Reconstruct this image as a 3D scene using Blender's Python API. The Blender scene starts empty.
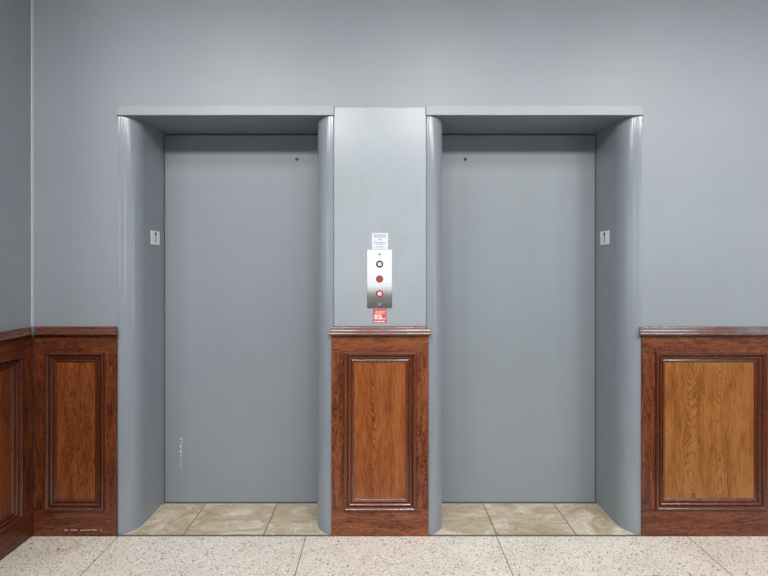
import bpy, bmesh, math, random
from mathutils import Vector

random.seed(4)
C = bpy.context.scene.collection
scene = bpy.context.scene

# ------------------------------------------------------------------ camera, world, lamps, exposure
D, F = 2.4, 470.4                       # distance of the wall, focal length in pixels
cd = bpy.data.cameras.new('camera')
cam = bpy.data.objects.new('camera', cd); C.objects.link(cam)
cam.location = (0, -D, 1.36); cam.rotation_euler = (math.pi/2, 0, 0)
cd.sensor_width = 36; cd.lens = F*36/768
cd.shift_x = 4/768; cd.shift_y = -20/768
cd.clip_start = 0.05
scene.camera = cam

w = bpy.data.worlds.new('world'); scene.world = w; w.use_nodes = True
w.node_tree.nodes['Background'].inputs[0].default_value = (0.9, 0.95, 1, 1)
w.node_tree.nodes['Background'].inputs[1].default_value = 0.02

vs = scene.view_settings
vs.view_transform = 'Standard'; vs.look = 'None'; vs.gamma = 1; vs.use_curve_mapping = False
vs.exposure = 0.0

CEIL, BACK = 3.0, -3.05                  # corridor: ceiling height, opposite wall


def area(name, loc, sx, sy, power, col=(1, 0.99, 0.975), rot=(0, 0, 0)):
    l = bpy.data.lights.new(name, 'AREA'); l.shape = 'RECTANGLE'; l.size = sx; l.size_y = sy
    l.energy = power; l.color = col
    o = bpy.data.objects.new(name, l); C.objects.link(o); o.location = loc; o.rotation_euler = rot
    return o


# row of ceiling wall-washers in front of the elevators, beams aimed at the wall
for lx, lp in ((-2.4, 9), (-1.45, 14), (-0.55, 13.5), (0.45, 12.5), (1.4, 13), (2.3, 14), (3.25, 15)):  # outermost pair added to give the mouldings their highlights
    area('ceiling_washer', (lx, -2.35, CEIL-0.06), 0.55, 0.3, lp, rot=(math.radians(45), 0, 0)).data.spread = math.radians(120)
for lx in (-1.0, 0.45, 1.9):
    area('ceiling_spot', (lx, -1.45, CEIL-0.06), 0.5, 0.25, 5.5, rot=(math.radians(28), 0, 0)).data.spread = math.radians(130)

# ------------------------------------------------------------------ node helpers


class NT:
    def __init__(s, name):
        s.m = bpy.data.materials.new(name); s.m.use_nodes = True
        s.t = s.m.node_tree; s.b = s.t.nodes['Principled BSDF']
        s.tc = s.t.nodes.new('ShaderNodeTexCoord')
        s.obj = s.tc.outputs['Object']
        s.xyz = None

    def n(s, kind, **kw):
        o = s.t.nodes.new(kind)
        for k, v in kw.items(): setattr(o, k, v)
        return o

    def set(s, sock, v):
        if isinstance(v, bpy.types.NodeSocket): s.t.links.new(v, sock)
        else: sock.default_value = v

    def math(s, op, a, b=0.0, c=None):
        o = s.n('ShaderNodeMath', operation=op)
        s.set(o.inputs[0], a); s.set(o.inputs[1], b)
        if c is not None: s.set(o.inputs[2], c)
        return o.outputs[0]

    def axis(s, i):
        if s.xyz is None:
            s.xyz = s.n('ShaderNodeSeparateXYZ'); s.t.links.new(s.obj, s.xyz.inputs[0])
        return s.xyz.outputs[i]

    def comb(s, x, y, z):
        o = s.n('ShaderNodeCombineXYZ')
        for i, v in enumerate((x, y, z)): s.set(o.inputs[i], v)
        return o.outputs[0]

    def noise(s, scale, detail=3, rough=0.5, vec=None, dist=0.0):
        o = s.n('ShaderNodeTexNoise'); s.set(o.inputs['Vector'], vec or s.obj)
        o.inputs['Scale'].default_value = scale; o.inputs['Detail'].default_value = detail
        o.inputs['Roughness'].default_value = rough; o.inputs['Distortion'].default_value = dist
        return o.outputs['Fac']

    def vor(s, scale, vec=None, feature='F1'):
        o = s.n('ShaderNodeTexVoronoi', feature=feature); s.set(o.inputs['Vector'], vec or s.obj)
        o.inputs['Scale'].default_value = scale
        return o

    def scaled(s, x, y, z, off=None):
        o = s.n('ShaderNodeVectorMath', operation='MULTIPLY'); s.t.links.new(s.obj, o.inputs[0])
        o.inputs[1].default_value = (x, y, z)
        if off is None: return o.outputs[0]
        a = s.n('ShaderNodeVectorMath', operation='ADD'); s.t.links.new(o.outputs[0], a.inputs[0])
        s.set(a.inputs[1], off)
        return a.outputs[0]

    def ramp(s, fac, stops):
        o = s.n('ShaderNodeValToRGB'); s.set(o.inputs[0], fac)
        e = o.color_ramp.elements
        e[0].position, e[0].color = stops[0][0], (*stops[0][1], 1)
        e[1].position, e[1].color = stops[-1][0], (*stops[-1][1], 1)
        for p, c in stops[1:-1]:
            k = e.new(p); k.color = (*c, 1)
        return o.outputs[0]

    def mix(s, fac, a, b):
        o = s.n('ShaderNodeMix', data_type='RGBA')
        s.set(o.inputs[0], fac)
        for i, v in ((6, a), (7, b)):
            s.set(o.inputs[i], v if isinstance(v, bpy.types.NodeSocket) else (*v, 1))
        return o.outputs[2]

    def bump(s, h, strength, dist):
        o = s.n('ShaderNodeBump'); o.inputs['Strength'].default_value = strength
        o.inputs['Distance'].default_value = dist; s.t.links.new(h, o.inputs['Height'])
        s.t.links.new(o.outputs[0], s.b.inputs['Normal'])

    def out(s, col=None, rough=None, metal=0.0, spec=None):
        if col is not None: s.set(s.b.inputs['Base Color'], col if isinstance(col, bpy.types.NodeSocket) else (*col, 1))
        if rough is not None: s.set(s.b.inputs['Roughness'], rough)
        s.b.inputs['Metallic'].default_value = metal
        if spec is not None: s.b.inputs['Specular IOR Level'].default_value = spec
        return s.m


def paint(name, c, var=0.06, rough=0.34, bump=0.12, chips=None, patch=0.0):
    t = NT(name)
    a = t.noise(1.7, 4, 0.55); b = t.noise(9, 3, 0.5)
    f = t.math('MULTIPLY_ADD', b, 0.35, t.math('MULTIPLY', a, 0.65))
    lo = tuple(k*(1-var) for k in c); hi = tuple(k*(1+var) for k in c)
    col = t.ramp(f, [(0.3, lo), (0.7, hi)])
    if patch:
        p = t.noise(5.5, 2, 0.5, t.scaled(1, 1, 0.55, (3.1, 0, 1.7)), 0.6)
        m = t.math('MULTIPLY', t.ramp(p, [(0.56, (0, 0, 0)), (0.62, (1, 1, 1))]), patch)
        col = t.mix(m, col, (c[0]*0.93, c[1]*0.95, c[2]*0.92))
    if chips:
        x0, x1, z0, z1 = chips
        cx, cz, hx, hz = (x0+x1)/2, (z0+z1)/2, (x1-x0)/2, (z1-z0)/2
        dx = t.math('DIVIDE', t.math('ABSOLUTE', t.math('SUBTRACT', t.axis(0), cx)), hx)
        dz = t.math('DIVIDE', t.math('ABSOLUTE', t.math('SUBTRACT', t.axis(2), cz)), hz)
        inside = t.math('MULTIPLY', t.math('LESS_THAN', dx, 1.0), t.math('LESS_THAN', dz, 1.0))
        sp = t.math('GREATER_THAN', t.noise(95, 2, 0.6, t.scaled(1, 1, 0.7)), 0.585)
        col = t.mix(t.math('MULTIPLY', inside, sp), col, (0.75, 0.76, 0.76))
    h = t.math('MULTIPLY_ADD', t.noise(220, 2), 0.25, t.noise(14, 3))
    t.bump(h, bump, 0.01)
    r = t.math('MULTIPLY_ADD', a, 0.12, rough-0.06)
    return t.out(col, r, 0, 0.5)


def wood(name, along, dark, mid, light, gloss=0.3, centres=None, zc=0.5, figure=0.19, coat=0.0, grain=1.0, grey=0.0, scuff=False):
    """oak: fine streaks along one axis ('x', 'y' or 'z') with a drawn-out figure; centres = cathedral figures at these x"""
    t = NT(name)
    oi = t.n('ShaderNodeObjectInfo')
    off = t.comb(t.math('MULTIPLY', oi.outputs['Random'], 7.0), 0, t.math('MULTIPLY', oi.outputs['Random'], 3.0))
    ai = 'xyz'.index(along)
    sl = [1, 1, 1]; sl[ai] = 0.09
    fine = t.noise(150, 5, 0.65, t.scaled(*sl, off))
    sl2 = [1, 1, 1]; sl2[ai] = 0.16
    broad = t.noise(22, 3, 0.55, t.scaled(*sl2, off), 0.5)
    # figure
    if centres:
        u = None
        for c in centres:
            d = t.math('ABSOLUTE', t.math('SUBTRACT', t.axis(0), c))
            u = d if u is None else t.math('MINIMUM', u, d)
        z = t.math('SUBTRACT', t.axis(2), zc)
        wob = t.noise(6, 3, 0.5, t.scaled(1, 1, 0.5, off))
        wob2 = t.noise(34, 2, 0.5, t.scaled(1, 1, 0.45, off))
        u = t.math('MULTIPLY_ADD', t.math('SUBTRACT', wob2, 0.5), 0.012, u)
        k = t.math('MULTIPLY', t.math('MULTIPLY', u, t.math('ADD', u, 0.03)), 260.0)
        az = t.math('MULTIPLY', t.math('ABSOLUTE', z), 7.0)
        v = t.math('SUBTRACT', k, az)
        v = t.math('ADD', v, t.math('MULTIPLY', wob, 4.0))
        band = t.math('MULTIPLY_ADD', t.math('SINE', t.math('MULTIPLY', v, 22.0)), 0.5, 0.5)
        edge = t.ramp(u, [(0.0, (1, 1, 1)), (0.10, (0.45, 0.45, 0.45)), (0.2, (0.25, 0.25, 0.25))])
        fig = t.math('MULTIPLY', t.math('POWER', band, 3.0), edge)
    else:
        sl3 = [1, 1, 1]; sl3[ai] = 0.28
        q = t.noise(12, 3, 0.5, t.scaled(*sl3, off), 0.9)
        band = t.math('MULTIPLY_ADD', t.math('SINE', t.math('MULTIPLY', q, 120.0)), 0.5, 0.5)
        fig = t.math('MULTIPLY', t.math('POWER', band, 2.0), 0.75)
    f = t.math('MULTIPLY_ADD', fine, 0.75, t.math('MULTIPLY', broad, 0.55))
    f = t.math('SUBTRACT', f, t.math('MULTIPLY', fig, figure))
    if grain != 1: f = t.math('MULTIPLY_ADD', t.math('SUBTRACT', f, 0.54), grain, 0.54)
    col = t.ramp(f, [(0.34, dark), (0.54, mid), (0.78, light)])
    if grey: col = t.mix(t.math('MULTIPLY', t.ramp(t.noise(9, 3, 0.5, t.scaled(0.5, 1, 1)), [(0.35, (0.2, 0.2, 0.2)), (0.6, (1, 1, 1))]), grey), col, (0.16, 0.15, 0.155))
    if scuff:       # pale scraped line low on the rail
        dz = t.math('ABSOLUTE', t.math('SUBTRACT', t.axis(2), t.math('MULTIPLY_ADD', t.noise(20, 2), 0.004, 0.029)))
        ins = t.math('MULTIPLY', t.math('GREATER_THAN', t.axis(0), 0.085), t.math('LESS_THAN', t.axis(0), 0.37))
        m = t.math('MULTIPLY', t.math('LESS_THAN', dz, 0.0022), t.math('MULTIPLY', ins, t.math('GREATER_THAN', t.noise(38, 2), 0.47)))
        col = t.mix(t.math('MULTIPLY', m, 0.8), col, (0.66, 0.53, 0.44))
    t.b.inputs['Coat Weight'].default_value = coat; t.b.inputs['Coat Roughness'].default_value = 0.12
    # wear: worn pale nicks
    nick = t.math('GREATER_THAN', t.noise(70, 3, 0.6, t.scaled(1, 1, 1, off)), 0.725)
    col = t.mix(t.math('MULTIPLY', nick, 0.35), col, (0.55, 0.40, 0.32))
    t.bump(f, 0.25, 0.004)
    r = t.math('MULTIPLY_ADD', t.noise(30, 3), 0.2, gloss-0.1)
    return t.out(col, r, 0, 0.5)


def joints(t, xs, axis, half):
    d = None
    for x in xs:
        q = t.math('ABSOLUTE', t.math('SUBTRACT', t.axis(axis), x))
        d = q if d is None else t.math('MINIMUM', d, q)
    return t.math('LESS_THAN', d, half)


def terrazzo():
    t = NT('terrazzo')
    base = t.ramp(t.noise(3, 4, 0.6), [(0.3, (0.66, 0.60, 0.53)), (0.7, (0.78, 0.72, 0.645))])
    def warp(seed):
        nz = t.n('ShaderNodeTexNoise'); nz.inputs['Scale'].default_value = 90; t.t.links.new(t.obj, nz.inputs['Vector'])
        m = t.n('ShaderNodeVectorMath', operation='MULTIPLY'); t.t.links.new(nz.outputs['Color'], m.inputs[0])
        m.inputs[1].default_value = (0.012, 0.012, 0)
        return t.scaled(1, 1, 1, m.outputs[0]) if not seed else shift(t.scaled(1, 1, 1, m.outputs[0]), seed)
    def shift(v, seed):
        a = t.n('ShaderNodeVectorMath', operation='ADD'); t.t.links.new(v, a.inputs[0]); a.inputs[1].default_value = (seed, seed*0.7, 0)
        return a.outputs[0]
    def specks(scale, lo, hi, cols, seed, thr):
        v = t.vor(scale, warp(seed))
        s = t.n('ShaderNodeSeparateColor'); t.t.links.new(v.outputs['Color'], s.inputs[0])
        pick = t.math('LESS_THAN', s.outputs[0], thr)
        size = t.math('MULTIPLY_ADD', s.outputs[1], hi-lo, lo)
        near = t.math('LESS_THAN', v.outputs['Distance'], size)
        col = t.ramp(s.outputs[2], cols)
        return t.math('MULTIPLY', pick, near), col
    for scale, lo, hi, cols, seed, thr in (
            (85, 0.25, 0.55, [(0, (0.86, 0.82, 0.76)), (1, (0.78, 0.72, 0.64))], 5.2, 0.5),
            (150, 0.2, 0.55, [(0, (0.32, 0.27, 0.22)), (0.5, (0.46, 0.40, 0.34)), (1, (0.26, 0.19, 0.14))], 1.3, 0.45),
            (75, 0.14, 0.36, [(0, (0.13, 0.10, 0.08)), (0.7, (0.30, 0.24, 0.18)), (1, (0.30, 0.15, 0.07))], 2.1, 0.2),
            (26, 0.08, 0.17, [(0, (0.12, 0.09, 0.06)), (0.6, (0.30, 0.20, 0.11)), (1, (0.45, 0.20, 0.08))], 9.4, 0.16)):
        m, c = specks(scale, lo, hi, cols, seed, thr)
        base = t.mix(m, base, c)
    # worn yellowish ring stain beside the left corner, grime along the wall
    px = t.math('DIVIDE', t.math('SUBTRACT', t.axis(0), -1.63), 0.16)
    py = t.math('DIVIDE', t.math('SUBTRACT', t.axis(1), -0.10), 0.055)
    rr = t.math('ADD', t.math('MULTIPLY', px, px), t.math('MULTIPLY', py, py))
    rr = t.math('MULTIPLY_ADD', t.math('SUBTRACT', t.noise(14, 3), 0.5), 1.3, rr)
    ring = t.math('MULTIPLY', t.math('LESS_THAN', t.math('ABSOLUTE', t.math('SUBTRACT', rr, 1.0)), 0.22),
                  t.ramp(t.noise(9, 2), [(0.4, (0, 0, 0)), (0.62, (0.6, 0.6, 0.6))]))
    base = t.mix(ring, base, (0.50, 0.33, 0.10))
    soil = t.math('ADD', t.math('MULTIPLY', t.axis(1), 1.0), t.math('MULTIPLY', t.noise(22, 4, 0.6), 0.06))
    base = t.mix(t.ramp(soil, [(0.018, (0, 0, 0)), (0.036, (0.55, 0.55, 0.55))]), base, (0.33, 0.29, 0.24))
    j = t.math('MAXIMUM', joints(t, (-3.24, -2.28, -1.325, -0.376, 0.589, 1.558, 2.52, 3.48), 0, 0.0022),
               joints(t, (-0.010, -0.598), 1, 0.0065))
    base = t.mix(j, base, (0.13, 0.105, 0.085))
    t.bump(t.math('SUBTRACT', t.noise(60, 2), t.math('MULTIPLY', j, 2.0)), 0.15, 0.004)
    return t.out(base, t.math('MULTIPLY_ADD', t.noise(20, 3), 0.2, 0.38))


def stone(name, xs):
    t = NT(name)
    ox = t.math('GREATER_THAN', t.axis(0), xs[0])
    ox = t.math('ADD', ox, t.math('GREATER_THAN', t.axis(0), xs[1]))
    off = t.comb(t.math('MULTIPLY', ox, 3.7), t.math('MULTIPLY', ox, 1.9), 0)
    cl = t.noise(5, 5, 0.62, t.scaled(1, 1.6, 1, off), 1.6)
    fi = t.noise(70, 4, 0.7)
    f = t.math('MULTIPLY_ADD', fi, 0.35, t.math('MULTIPLY', cl, 0.75))
    col = t.ramp(f, [(0.36, (0.31, 0.225, 0.130)), (0.5, (0.45, 0.365, 0.25)), (0.58, (0.53, 0.45, 0.345)), (0.7, (0.72, 0.65, 0.55))])
    j = joints(t, xs, 0, 0.0032)
    col = t.mix(j, col, (0.15, 0.13, 0.10))
    t.bump(t.math('SUBTRACT', f, t.math('MULTIPLY', j, 1.5)), 0.15, 0.004)
    return t.out(col, 0.42)


def plain(name, c, rough=0.5, metal=0.0, var=0.05, scale=60):
    t = NT(name)
    col = t.ramp(t.noise(scale, 3), [(0.3, tuple(k*(1-var) for k in c)), (0.7, tuple(min(1, k*(1+var)) for k in c))])
    return t.out(col, rough, metal)


def brushed():
    t = NT('brushed_steel')
    f = t.noise(300, 3, 0.6, t.scaled(0.02, 1, 1))
    col = t.ramp(f, [(0.3, (0.56, 0.56, 0.555)), (0.7, (0.66, 0.655, 0.65))])
    return t.out(col, 0.10, 0.9)


GREY = (0.268, 0.296, 0.324)
M = {
    'wall': paint('grey_wall_paint', GREY, 0.05, 0.42, 0.05),
    'pier': paint('grey_pier_paint', (0.335, 0.37, 0.402), 0.08, 0.28, 0.10, patch=0.5),
    'frame': paint('grey_gloss_paint', (0.256, 0.285, 0.318), 0.05, 0.15, 0.06),
    'header': paint('grey_header_paint', (0.295, 0.322, 0.350), 0.09, 0.36, 0.2),
    'door_l': paint('grey_door_paint', (0.252, 0.279, 0.308), 0.05, 0.5, 0.03, chips=(-0.371, -0.354, 0.16, 0.37)),
    'door_r': paint('grey_door_paint_plain', (0.252, 0.282, 0.308), 0.05, 0.5, 0.03),
    'caulk': plain('pale_caulk', (0.44, 0.47, 0.50), 0.4),
    'edge_caulk': plain('off_white_caulk', (0.60, 0.58, 0.53), 0.6, 0, 0.2),
    'far': plain('pale_wall_paint', (0.42, 0.42, 0.41), 0.7),  # greyed so the opposite wall bounces less light
    'far_end': plain('bounce_cut_wall', (0.12, 0.12, 0.12), 0.7),  # darkened so the corridor ends bounce less light
    'far_floor': plain('bounce_cut_floor', (0.07, 0.065, 0.06), 0.4, 0, 0.3, 90),  # unseen floor made dark to cut light bounced under the headers
    'far_dark': plain('dark_wainscot', (0.48, 0.43, 0.40), 0.4),
    'ceiling': plain('greyed_ceiling_paint', (0.40, 0.40, 0.40), 0.9),  # greyed to lower the ambient bounce
    'terrazzo': terrazzo(),
    'tile_l': stone('travertine_left', (-1.002, -0.592)),
    'tile_r': stone('travertine_right', (0.595, 1.0)),
    'sill': plain('sill_metal', (0.45, 0.46, 0.47), 0.35, 0.8),
    'black': plain('black', (0.008, 0.008, 0.009), 0.5),
    'steel': brushed(),
    'plate': plain('satin_nickel', (0.86, 0.87, 0.87), 0.35, 0.2),
    'plate_mark': plain('grey_mark', (0.26, 0.27, 0.28), 0.5),
    'paper': plain('white_paper', (0.66, 0.69, 0.74), 0.8),
    'ink': plain('faint_grey_ink', (0.30, 0.32, 0.40), 0.8),
    'red_sign': plain('red_plastic', (0.60, 0.10, 0.09), 0.4),
    'pink_ink': plain('pale_pink_ink', (0.82, 0.50, 0.48), 0.5),
    'white_ink': plain('white_ink', (0.86, 0.78, 0.76), 0.5),
    'black_ring': plain('black_ring', (0.03, 0.03, 0.035), 0.3),
    'white_lens': plain('white_lens', (0.85, 0.86, 0.86), 0.3),
    'red_button': plain('dull_red_button', (0.34, 0.055, 0.05), 0.3),
    'crimson': plain('crimson_ring', (0.42, 0.03, 0.055), 0.3),
    'screw_dark': plain('screw_dark', (0.20, 0.20, 0.20), 0.35, 0.7),
    'screw': plain('screw_bright', (0.85, 0.85, 0.85), 0.25, 0.9),
}
RD, RM, RL = (0.030, 0.007, 0.003), (0.085, 0.019, 0.007), (0.17, 0.045, 0.016)      # dark red-brown stain
MD, MM, ML = (0.045, 0.011, 0.005), (0.13, 0.032, 0.012), (0.25, 0.075, 0.027)        # middle stain
FD, FM, FL = (0.11, 0.027, 0.006), (0.235, 0.074, 0.017), (0.36, 0.140, 0.038)        # orange oak field


def lerp(a, b, k): return tuple(p+(q-p)*k for p, q in zip(a, b))


def wood_set(tag, k, centres, field, grey=0.0):
    d, m, l = lerp(RD, MD, k), lerp(RM, MM, k), lerp(RL, ML, k)
    ax = 'x'
    return {'stile': wood(f'oak_stile_{tag}', 'z', d, m, l, 0.30, grain=1.4),
            'rail': wood(f'oak_rail_{tag}', ax, d, m, l, 0.30, grain=1.3, scuff=tag == 'left'),
            'mould': wood(f'oak_moulding_{tag}', 'z', lerp(d, (0, 0, 0), 0.25), lerp(m, d, 0.25), lerp(l, m, 0.4), 0.24, coat=0.35, grain=0.5),
            'cap': wood(f'oak_cap_{tag}', ax, lerp(d, (0, 0, 0), 0.2), lerp(m, d, 0.1), lerp(l, m, 0.2), 0.26, coat=0.5, grain=0.6, grey=grey),
            'field': wood(f'oak_field_{tag}', 'z', *field, 0.32, centres, grain=1.15)}


M['fill_glow'] = plain('glowing_fill', (0.8, 0.8, 0.8), 0.6)  # added glow for fill light and for highlights on plate, jambs and mouldings
_p = M['fill_glow'].node_tree.nodes['Principled BSDF']
_p.inputs['Emission Color'].default_value = (0.93, 0.97, 1, 1); _p.inputs['Emission Strength'].default_value = 1.6


# ------------------------------------------------------------------ mesh helpers
def link(name, bm, mat, parent=None, smooth=None):
    me = bpy.data.meshes.new(name)
    bmesh.ops.recalc_face_normals(bm, faces=bm.faces)
    if smooth is not None:
        for f in bm.faces: f.smooth = True
        for e in bm.edges:
            if len(e.link_faces) != 2 or e.calc_face_angle(0) > math.radians(smooth): e.smooth = False
    bm.to_mesh(me); bm.free()
    me.materials.append(mat)
    o = bpy.data.objects.new(name, me); C.objects.link(o)
    if parent: o.parent = parent
    return o


def box(bm, x0, x1, y0, y1, z0, z1, bev=0.0):
    r = bmesh.ops.create_cube(bm, size=1)
    for v in r['verts']:
        v.co = ((x0+x1)/2+v.co.x*(x1-x0), (y0+y1)/2+v.co.y*(y1-y0), (z0+z1)/2+v.co.z*(z1-z0))
    if bev:
        es = list({e for v in r['verts'] for e in v.link_edges})
        bmesh.ops.bevel(bm, geom=es, offset=bev, segments=2, affect='EDGES', profile=0.5)


def boxo(name, mat, parent, *b, bev=0.0):
    bm = bmesh.new(); box(bm, *b, bev=bev)
    return link(name, bm, mat, parent)


def prism(bm, pts, z0, z1):
    a = [bm.verts.new((x, y, z0)) for x, y in pts]
    b = [bm.verts.new((x, y, z1)) for x, y in pts]
    n = len(pts)
    for i in range(n): bm.faces.new((a[i], a[(i+1) % n], b[(i+1) % n], b[i]))
    bm.faces.new(a[::-1]); bm.faces.new(b)


def disc(bm, cx, cz, r0, y0, y1, n=28, r_in=0.0):
    """round plug (or ring) whose axis is y; y0 is the front"""
    prof = [(r_in, y1), (r_in, y0), (r0*0.93, y0), (r0, y0+(y1-y0)*0.3), (r0, y1)]
    rings = []
    for r, y in prof:
        if r < 1e-6: rings.append([bm.verts.new((cx, y, cz))]*n)
        else: rings.append([bm.verts.new((cx+r*math.cos(2*math.pi*i/n), y, cz+r*math.sin(2*math.pi*i/n))) for i in range(n)])
    m = len(rings)
    for k in range(m if r_in > 0 else m-1):
        A, B = rings[k], rings[(k+1) % m]
        for i in range(n):
            q = []
            for v in (A[i], A[(i+1) % n], B[(i+1) % n], B[i]):
                if v not in q: q.append(v)
            if len(q) >= 3: bm.faces.new(q)


def empty(name, loc, label, cat, group=None, rotz=0, kind=None):
    o = bpy.data.objects.new(name, None); C.objects.link(o); o.location = loc
    o.rotation_euler = (0, 0, rotz); o.empty_display_size = 0.1
    return tag(o, label, cat, group, kind)


def tag(o, label, cat, group=None, kind=None):
    o['label'] = label; o['category'] = cat
    if group: o['group'] = group
    if kind: o['kind'] = kind
    return o


def struct(name, mat, label, cat, boxes, bev=0.0):
    bm = bmesh.new()
    for b in boxes: box(bm, *b, bev=bev)
    return tag(link(name, bm, mat), label, cat, None, 'structure')


# ------------------------------------------------------------------ setting
WL = -1.777                     # face of the left wall
DEP = 0.322                    # depth of the alcoves (plane of the sliding doors)
XO, XI, XP, XQ = 1.335, 1.249, 0.330, 0.238     # jamb outer / alcove side / alcove side near the pier / jamb at the pier
HZ0, HZ1 = 2.135, 2.187        # header
RIGHT = 4.4

struct('floor', M['terrazzo'], 'speckled beige terrazzo corridor floor with thin dark joints', 'floor',
       [(-4.4, RIGHT, -0.6, -0.0035, -0.08, 0)])
struct('floor_darkened', M['far_floor'], 'unseen floor, darkened to cut bounce, along the opposite side of the corridor', 'floor',
       [(-4.4, RIGHT, BACK, -0.6, -0.08, 0)])
struct('wall_back', M['wall'], 'grey painted wall around the two elevator doorways', 'wall',
       [(WL-0.1, -XO, 0.003, 0.45, -0.08, 3.0), (-XQ, XQ, 0.003, 0.45, -0.08, 3.0), (XO, RIGHT, 0.003, 0.45, -0.08, 3.0),
        (-XO, -XQ, 0.003, 0.45, HZ1, 3.0), (XQ, XO, 0.003, 0.45, HZ1, 3.0)])
struct('wall_left', M['wall'], 'darker grey side wall at the left edge', 'wall', [(-2.6, WL, -0.85, 0.0, -0.08, 3.0)])
struct('wall_left_end', M['far_end'], 'unseen wall, darkened to cut bounce, at the far left end of the corridor', 'wall', [(-4.5, -4.4, BACK, -0.85, -0.08, 3.0)])
struct('wall_right', M['far_end'], 'unseen wall, darkened to cut bounce, at the right end of the corridor', 'wall', [(RIGHT, RIGHT+0.1, BACK, 0.45, -0.08, 3.0)])
struct('wall_front', M['far'], 'greyed upper part of the wall opposite the elevators', 'wall', [(-4.5, RIGHT, BACK-0.1, BACK, 1.05, 3.0)])
struct('trim_1', M['far_dark'], 'dull wainscot of the wall opposite the elevators', 'wainscot', [(-4.5, RIGHT, BACK-0.1, BACK+0.015, -0.08, 1.05)])
struct('fill_panel_1', M['fill_glow'], 'added glowing window opposite the elevators', 'fill_panel', [(-0.75, 0.75, BACK-0.004, BACK+0.004, 1.10, 2.3)])
struct('fill_panel_4', M['fill_glow'], 'added glowing window in the opposite wall further right', 'fill_panel', [(2.2, 4.2, BACK-0.004, BACK+0.004, 1.10, 2.3)])
struct('fill_panel_5', M['fill_glow'], 'added glowing window in the opposite wall further left', 'fill_panel', [(-4.2, -2.2, BACK-0.004, BACK+0.004, 1.10, 2.3)])
struct('fill_panel_2', M['fill_glow'], 'added glowing window at the right end of the corridor', 'fill_panel', [(RIGHT-0.004, RIGHT+0.004, -2.3, -1.0, 0.3, 2.5)])
struct('fill_panel_3', M['fill_glow'], 'added glowing window at the left end of the corridor', 'fill_panel', [(-4.404, -4.396, -2.4, -1.3, 0.3, 2.5)])
struct('wall_front_return', M['far_end'], 'unseen wall, darkened to cut bounce, closing the corridor behind the side wall', 'wall', [(-4.4, -2.6, -0.85, -0.75, -0.08, 3.0)])
struct('ceiling', M['ceiling'], 'corridor ceiling greyed to cut bounced light', 'ceiling', [(-4.5, RIGHT+0.1, BACK-0.1, 0.45, CEIL, CEIL+0.1)])
struct('trim_2', M['pier'], 'glossy grey panel on the pier between the two doorways', 'wall panel',
       [(-0.2345, 0.2345, -0.0035, 0.0028, 1.062, 2.180)], bev=0.003)
bm = bmesh.new()
prism(bm, [(WL, 0.003), (WL, -0.005), (WL+0.004, -0.004), (WL+0.007, 0.003)], 1.064, 3.0)
tag(link('trim_3', bm, M['caulk']), 'pale caulk bead down the corner of the left wall', 'trim', None, 'structure')


def ell(side, n=18):
    """jamb corner curve from the front face to the alcove side; side +1: alcove side lies at larger x"""
    return [(1-math.cos(a), math.sin(a)) for a in [math.pi/2*i/n for i in range(n+1)]]


def jamb_profile(xo, xi):
    """xo: edge at the wall, xi: alcove side plane"""
    wdt = xi-xo
    s = 1 if wdt > 0 else -1
    pts = [(xo, DEP+0.03), (xo, 0.0), (xo+s*0.002, -0.003)]
    flat = 0.006
    rx, ry = abs(wdt)-flat, 0.10
    for i in range(1, 21):
        a = math.pi/2*i/20
        pts.append((xo+s*(flat+rx*math.sin(a)), -0.003+ry*(1-math.cos(a))))
    pts.append((xi, DEP+0.03))
    return pts


def doorway(name, sgn, label, tilemat, tlabel):
    xa, xb = sorted((sgn*XO, sgn*XQ)); ia, ib = (-XI, -XP) if sgn < 0 else (XP, XI)
    t = empty(name, ((xa+xb)/2, 0, 0), label, 'elevator doorway', None, 0, 'structure')
    ox = (xa+xb)/2
    bm = bmesh.new(); box(bm, xa-0.004-ox, xb+0.004-ox, -0.014, DEP+0.03, HZ0, HZ1-0.0005, bev=0.003)
    link('header', bm, M['header'], t)
    for xo, xi in ((xa, ia), (xb, ib)):
        bm = bmesh.new(); prism(bm, [(x-ox, y) for x, y in jamb_profile(xo, xi)], 0.0, HZ0-0.0008)
        link('jamb', bm, M['frame'], t, 40)
    bm = bmesh.new(); box(bm, ia-ox, ib-ox, DEP-0.010, DEP+0.03, -0.02, 0.003)
    link('sill', bm, M['sill'], t)
    # alcove floor follows the rounded jambs
    L = jamb_profile(xa, ia)[2:]; R = jamb_profile(xb, ib)[2:]
    pl = [(x, max(y, -0.001)) for x, y in L]; pr = [(x, max(y, -0.001)) for x, y in R]
    pl[-1] = (ia, DEP-0.0105); pr[-1] = (ib, DEP-0.0105)
    bm = bmesh.new(); prism(bm, [(x+0.0006, y) for x, y in pl]+[(x-0.0006, y) for x, y in reversed(pr)], -0.03, 0.0015)
    tag(link('floor_alcove', bm, tilemat), tlabel, 'tiled floor', None, 'structure')
    # caulk beads along the jamb feet
    for prof, s in ((L, 1), (R, -1)):
        bm = bmesh.new()
        pts = prof[6:-1]+[(prof[-1][0], DEP-0.0115)]
        inn = [(x-ox+s*0.0042, max(y-0.001, -0.002)) for x, y in pts]
        prism(bm, [(x-ox, y) for x, y in pts]+inn[::-1], 0.0016, 0.0045)
        link('caulk_bead', bm, M['edge_caulk'], t)
    return t


doorway('door_1', -1, 'grey metal doorway of the left elevator with rounded jambs', M['tile_l'], 'three beige stone tiles on the floor of the left elevator alcove')
doorway('door_2', 1, 'grey metal doorway of the right elevator with rounded jambs', M['tile_r'], 'three beige stone tiles on the floor of the right elevator alcove')


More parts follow.
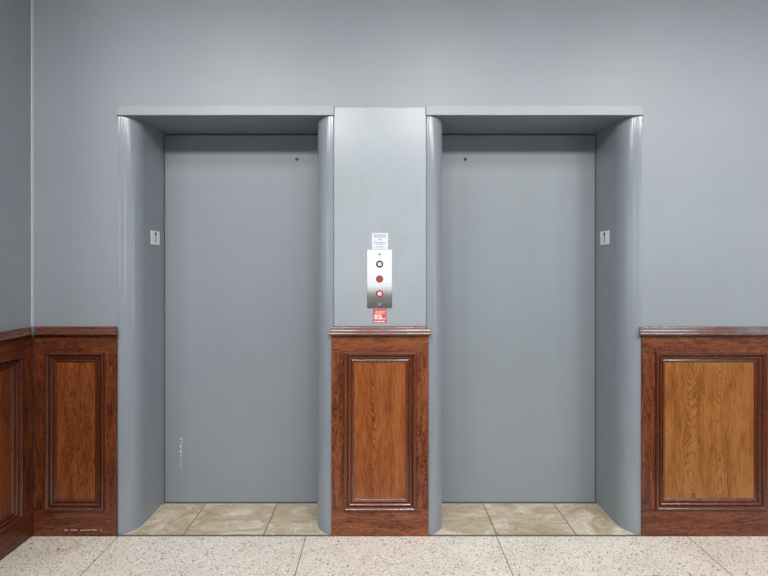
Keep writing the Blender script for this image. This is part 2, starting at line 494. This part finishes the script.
def elevator_door(sgn, mat, hole_px, label):
    ia, ib = (-XI, -XP) if sgn < 0 else (XP, XI); ox = (ia+ib)/2
    t = empty('elevator_door', (ox, DEP, 0.006), label, 'elevator door', 'sliding elevator doors')
    boxo('door_panel', mat, t, ia+0.004-ox, ib-0.004-ox, 0.0, 0.028, 0.0, HZ0-0.012, bev=0.0015)
    hx = (hole_px-380)/172.8-ox; hz = 1.36+(268-159.3)/172.8-0.006
    bm = bmesh.new(); disc(bm, hx, hz, 0.0095, -0.002, 0.001)
    k = link('keyhole', bm, M['black'], t, 40); k['label'] = 'small black round keyhole'
    return t


elevator_door(-1, M['door_l'], 296.8, 'grey sliding door of the left elevator with white chips near its lower left edge')
elevator_door(1, M['door_r'], 465.2, 'grey sliding door of the right elevator without paint chips')
# black sheet painting in the shaft's darkness behind the running gaps
bm = bmesh.new()
for a, b in ((-XO, -XQ), (XQ, XO)): box(bm, a, b, DEP+0.034, DEP+0.05, -0.03, HZ1-0.002)
tag(link('shaft_dark_sheet', bm, M['black']), 'black sheet for the unlit elevator shaft behind the door gaps', 'wall', None, 'structure')

# ------------------------------------------------------------------ wainscot
FR, BK, FI = -0.014, -0.0045, -0.0060      # front of the boards, back of the boards, face of the field
ZT, ZC = 1.0145, 1.0625                    # top of the boards, top of the cap
MOULD = [(0.0, BK), (0.0, -0.022), (0.002, -0.0265), (0.006, -0.0295), (0.010, -0.0295), (0.014, -0.0265), (0.018, -0.0205), (0.0195, -0.0165),
         (0.0200, -0.0115), (0.0225, -0.0115), (0.0230, -0.0170), (0.025, -0.0195), (0.028, -0.0200), (0.032, -0.0175), (0.0355, -0.0125), (0.0365, -0.0085),
         (0.0385, -0.0080), (0.039, -0.0120), (0.042, -0.0135), (0.046, -0.0120), (0.051, -0.0085), (0.054, -0.0064), (0.054, -0.0050)]
CAP = [(BK, ZC), (-0.009, ZC), (-0.014, ZC-0.003), (-0.0165, ZC-0.009), (-0.0165, ZC-0.012), (-0.020, ZC-0.0135), (-0.0235, ZC-0.019),
       (-0.0245, ZC-0.024), (-0.031, ZC-0.0265), (-0.035, ZC-0.031), (-0.036, ZC-0.0355), (-0.034, ZC-0.040), (-0.028, ZC-0.043),
       (-0.020, ZC-0.0445), (-0.0165, ZC-0.0478), (BK, ZC-0.0478)]


def moulding(bm, x0, x1, z0, z1):
    rings = []
    for wd, y in MOULD:
        rings.append([bm.verts.new(p) for p in ((x0+wd, y, z0+wd), (x1-wd, y, z0+wd), (x1-wd, y, z1-wd), (x0+wd, y, z1-wd))])
    for A, B in zip(rings, rings[1:]):
        for i in range(4): bm.faces.new((A[i], A[(i+1) % 4], B[(i+1) % 4], B[i]))
    A, B = rings[-1], rings[0]
    for i in range(4): bm.faces.new((A[i], A[(i+1) % 4], B[(i+1) % 4], B[i]))


def cap(bm, x0, x1, k0, k1):
    """k: how far each end runs out with the projection (1 mitred return, -1 inner corner, 0 square)"""
    p0 = CAP[0][0]
    a = [bm.verts.new((x0-k0*(p0-y), y, z)) for y, z in CAP]
    b = [bm.verts.new((x1+k1*(p0-y), y, z)) for y, z in CAP]
    n = len(CAP)
    for i in range(n): bm.faces.new((a[i], a[(i+1) % n], b[(i+1) % n], b[i]))
    bm.faces.new(a[::-1]); bm.faces.new(b)


def wainscot(loc, rotz, x0, x1, bays, ws, label, k0, k1, c0, c1, zlo=0.131, zhi=0.9335):
    t = empty('wainscot_panel', loc, label, 'wainscot panel', 'wooden wainscot panels', rotz)
    ov = 0.007
    boxo('bottom_rail', ws['rail'], t, x0, x1, FR, BK, 0.0, zlo+ov, bev=0.0015)
    boxo('top_rail', ws['rail'], t, x0, x1, FR, BK, zhi-ov, ZT, bev=0.0015)
    edges = [x0]
    for a, b in bays: edges += [a+ov, b-ov]
    edges.append(x1)
    for a, b in zip(edges[::2], edges[1::2]):
        boxo('stile', ws['stile'], t, a, b, FR, BK, zlo+ov+0.0004, zhi-ov-0.0004, bev=0.0012)
    for i, (a, b) in enumerate(bays):
        f = boxo('field', ws['field'], t, a+0.03, b-0.03, FI, BK+0.003, zlo+0.03, zhi-0.03)
        f['label'] = 'lighter orange-brown oak field with drawn-out grain'
        bm = bmesh.new(); moulding(bm, a, b, zlo, zhi); link('moulding', bm, ws['mould'], t, 25)
    bm = bmesh.new(); cap(bm, c0, c1, k0, k1); link('cap_rail', bm, ws['cap'], t, 30)
    return t


fl = lambda k: tuple((c[0], c[1]*0.84, c[2]*0.84) for c in (lerp(RD, FD, k), lerp(RM, FM, k), lerp(RL, FL, k)))
W1 = wood_set('left', 0.15, None, fl(0.55))
W2 = wood_set('pier', 1.3, (-0.035,), fl(0.95), 0.5)
W3 = wood_set('right', 0.6, (1.585-1.33, 1.735-1.33), (lerp(FD, (0.13, 0.045, 0.008), 0.8), lerp(FM, (0.24, 0.083, 0.016), 0.8), lerp(FL, (0.36, 0.15, 0.036), 0.8)), 0.8)
W4 = wood_set('side', 0.0, None, fl(0.40))

ws = wainscot((WL+0.0145, 0, 0), 0, 0.0006, -1.3385-WL-0.0145, [(0.065, 0.3665)], W1,
              'dark red-brown wainscot panel between the left corner and the left elevator', -1, 0.4, -0.0002, -1.338-WL-0.0145)
wainscot((0, 0, 0), 0, -0.2462, 0.2462, [(-0.184, 0.184)], W2,
         'narrow orange-brown wainscot panel on the pier below the call plate', 0.5, 0.5, -0.243, 0.243)
wainscot((1.33, 0, 0), 0, 0.0, 1.40, [(0.065, 0.626), (0.735, 1.296)], W3,
         'wide golden-brown wainscot panel right of the right elevator', 0.4, 0, -0.007, 1.40, 0.135, 0.9335)
# the side wall's run starts in the corner and comes towards the viewer: its local x is -y turned by +90 degrees
wainscot((WL, -0.0145, 0), math.pi/2, -0.80, -0.0006, [(-0.62, -0.075)], W4,
         'darkest wainscot panel on the side wall at the left edge', 0, -1, -0.80, 0.0002+0.0)

# ------------------------------------------------------------------ call plate, notice, sign, floor plates
S = 196.6


def px(x, y): return (x-380)/S, 1.36-(y-268)/S


PF = -0.0036                     # face of the pier panel
cx, cz = px(379.6, 278.6)
t = empty('call_plate', (cx, PF, cz), 'brushed steel elevator call plate with three round buttons', 'call plate')
boxo('faceplate', M['steel'], t, -0.0635, 0.0635, -0.004, 0.0, -0.112, 0.1485, bev=0.0012)
boxo('lower_strip', M['steel'], t, -0.0635, 0.0635, -0.0044, 0.0, -0.149, -0.1145, bev=0.001)


def zz(y): return (278.6-y)/S


def button(y, ring, face, rl, glyph):
    bm = bmesh.new(); disc(bm, 0, zz(y), 0.0185, -0.0085, -0.0041, 32, 0.0105 if glyph else 0.015)
    b = link('button', bm, M[ring], t, 40); b['label'] = rl
    bm = bmesh.new(); disc(bm, 0, zz(y), 0.0104 if glyph else 0.0149, -0.0075, -0.0041, 28)
    link('lens', bm, M[face], b, 40)
    if glyph:
        bm = bmesh.new(); s = 1 if glyph == 'up' else -1
        a = [(0, 0.0062), (0.0042, 0.0012), (0.0014, 0.0012), (0.0014, -0.006), (-0.0014, -0.006), (-0.0014, 0.0012), (-0.0042, 0.0012)]
        f = bm.faces.new([bm.verts.new((x, -0.0079, zz(y)+s*z)) for x, z in a])
        r = bmesh.ops.extrude_face_region(bm, geom=[f])
        for v in r['geom']:
            if isinstance(v, bmesh.types.BMVert): v.co.y = -0.0076
        link('arrow', bm, M['plate_mark'] if glyph == 'up' else M['crimson'], b)


button(264.1, 'black_ring', 'white_lens', 'black ringed button with white centre', 'up')
button(279.0, 'red_button', 'red_button', 'plain dull red button', None)
button(293.6, 'crimson', 'white_lens', 'crimson ringed button with white centre', 'down')
for y, m, l in ((254.3, 'screw_dark', 'dark screw'), (304.2, 'screw', 'bright screw')):
    bm = bmesh.new(); disc(bm, 0, zz(y), 0.0055, -0.0062, -0.0041, 16)
    link('screw', bm, M[m], t, 40)['label'] = l


def greek(bm, x0, x1, z, h, y, seed, gap=0.2):
    """an unreadable line of small print: rows of tiny blocks, as far as the photograph resolves it"""
    r = random.Random(seed); x = x0
    while x < x1:
        wd = min(x1-x, h*r.uniform(1.2, 4.0))
        if wd > h*0.4: box(bm, x, x+wd, y, y+0.0003, z-h/2*r.uniform(0.8, 1), z+h/2*r.uniform(0.8, 1))
        x += wd+h*r.uniform(0.35, 0.7)


nx, nz = px(380, 241.3)
t = empty('paper_notice', (nx, PF, nz), 'small white paper notice taped above the steel call plate', 'notice')
boxo('sheet', M['paper'], t, -0.0415, 0.0415, -0.0012, 0.0, -0.0405, 0.0425)
bm = bmesh.new()
for z, hw, h in ((0.033, 0.034, 0.004), (0.0265, 0.031, 0.004), (0.021, 0.027, 0.0035), (0.009, 0.006, 0.007), (-0.0065, 0.028, 0.0045), (-0.014, 0.020, 0.004), (-0.028, 0.017, 0.005)):
    greek(bm, -hw, hw, z, h, -0.0016, int(z*10000))
link('print', bm, M['ink'], t)

sx, sz = px(379.8, 316.0)
t = empty('red_sign', (sx, PF, sz), 'small red sign with white print just above the pier wainscot', 'sign')
boxo('sign_plate', M['red_sign'], t, -0.034, 0.034, -0.0018, 0.0, -0.035, 0.036, bev=0.0006)
bm = bmesh.new()
greek(bm, -0.021, 0.026, 0.0215, 0.006, -0.0022, 3); greek(bm, -0.024, 0.028, 0.0145, 0.005, -0.0022, 8)
link('faint_print', bm, M['pink_ink'], t)
bm = bmesh.new()
for z, x1, h in ((0.0035, 0.008, 0.0065), (-0.005, 0.010, 0.0065), (-0.0135, 0.028, 0.007), (-0.0285, 0.026, 0.006)):
    greek(bm, -0.028, x1, z, h, -0.0022, int(z*9000)+50)
link('print', bm, M['white_ink'], t)

for sgn, lb in ((-1, 'small pale plate on the left side wall of the left elevator alcove'), (1, 'small pale plate on the right side wall of the right elevator alcove')):
    t = empty('floor_plate', (sgn*(XI-0.0004), 0.211, 1.527), lb, 'plate', 'small plates in the elevator alcoves', -sgn*math.pi/2 if sgn > 0 else math.pi/2)
    # local -y points into the alcove
    t.rotation_euler = (0, 0, math.pi/2 if sgn < 0 else -math.pi/2)
    boxo('backplate', M['plate'], t, -0.050, 0.050, -0.0035, 0.0, -0.0385, 0.0385, bev=0.001)
    boxo('numeral', M['plate_mark'], t, -0.002, 0.010, -0.0045, -0.0036, -0.023, 0.016)
    boxo('raised_edge', M['plate'], t, 0.014, 0.024, -0.0055, -0.0036, -0.030, 0.028, bev=0.0008)
    bm = bmesh.new(); disc(bm, 0.000, 0.0215, 0.0095, -0.0048, -0.0036, 18)
    link('dot', bm, M['black'], t, 40)
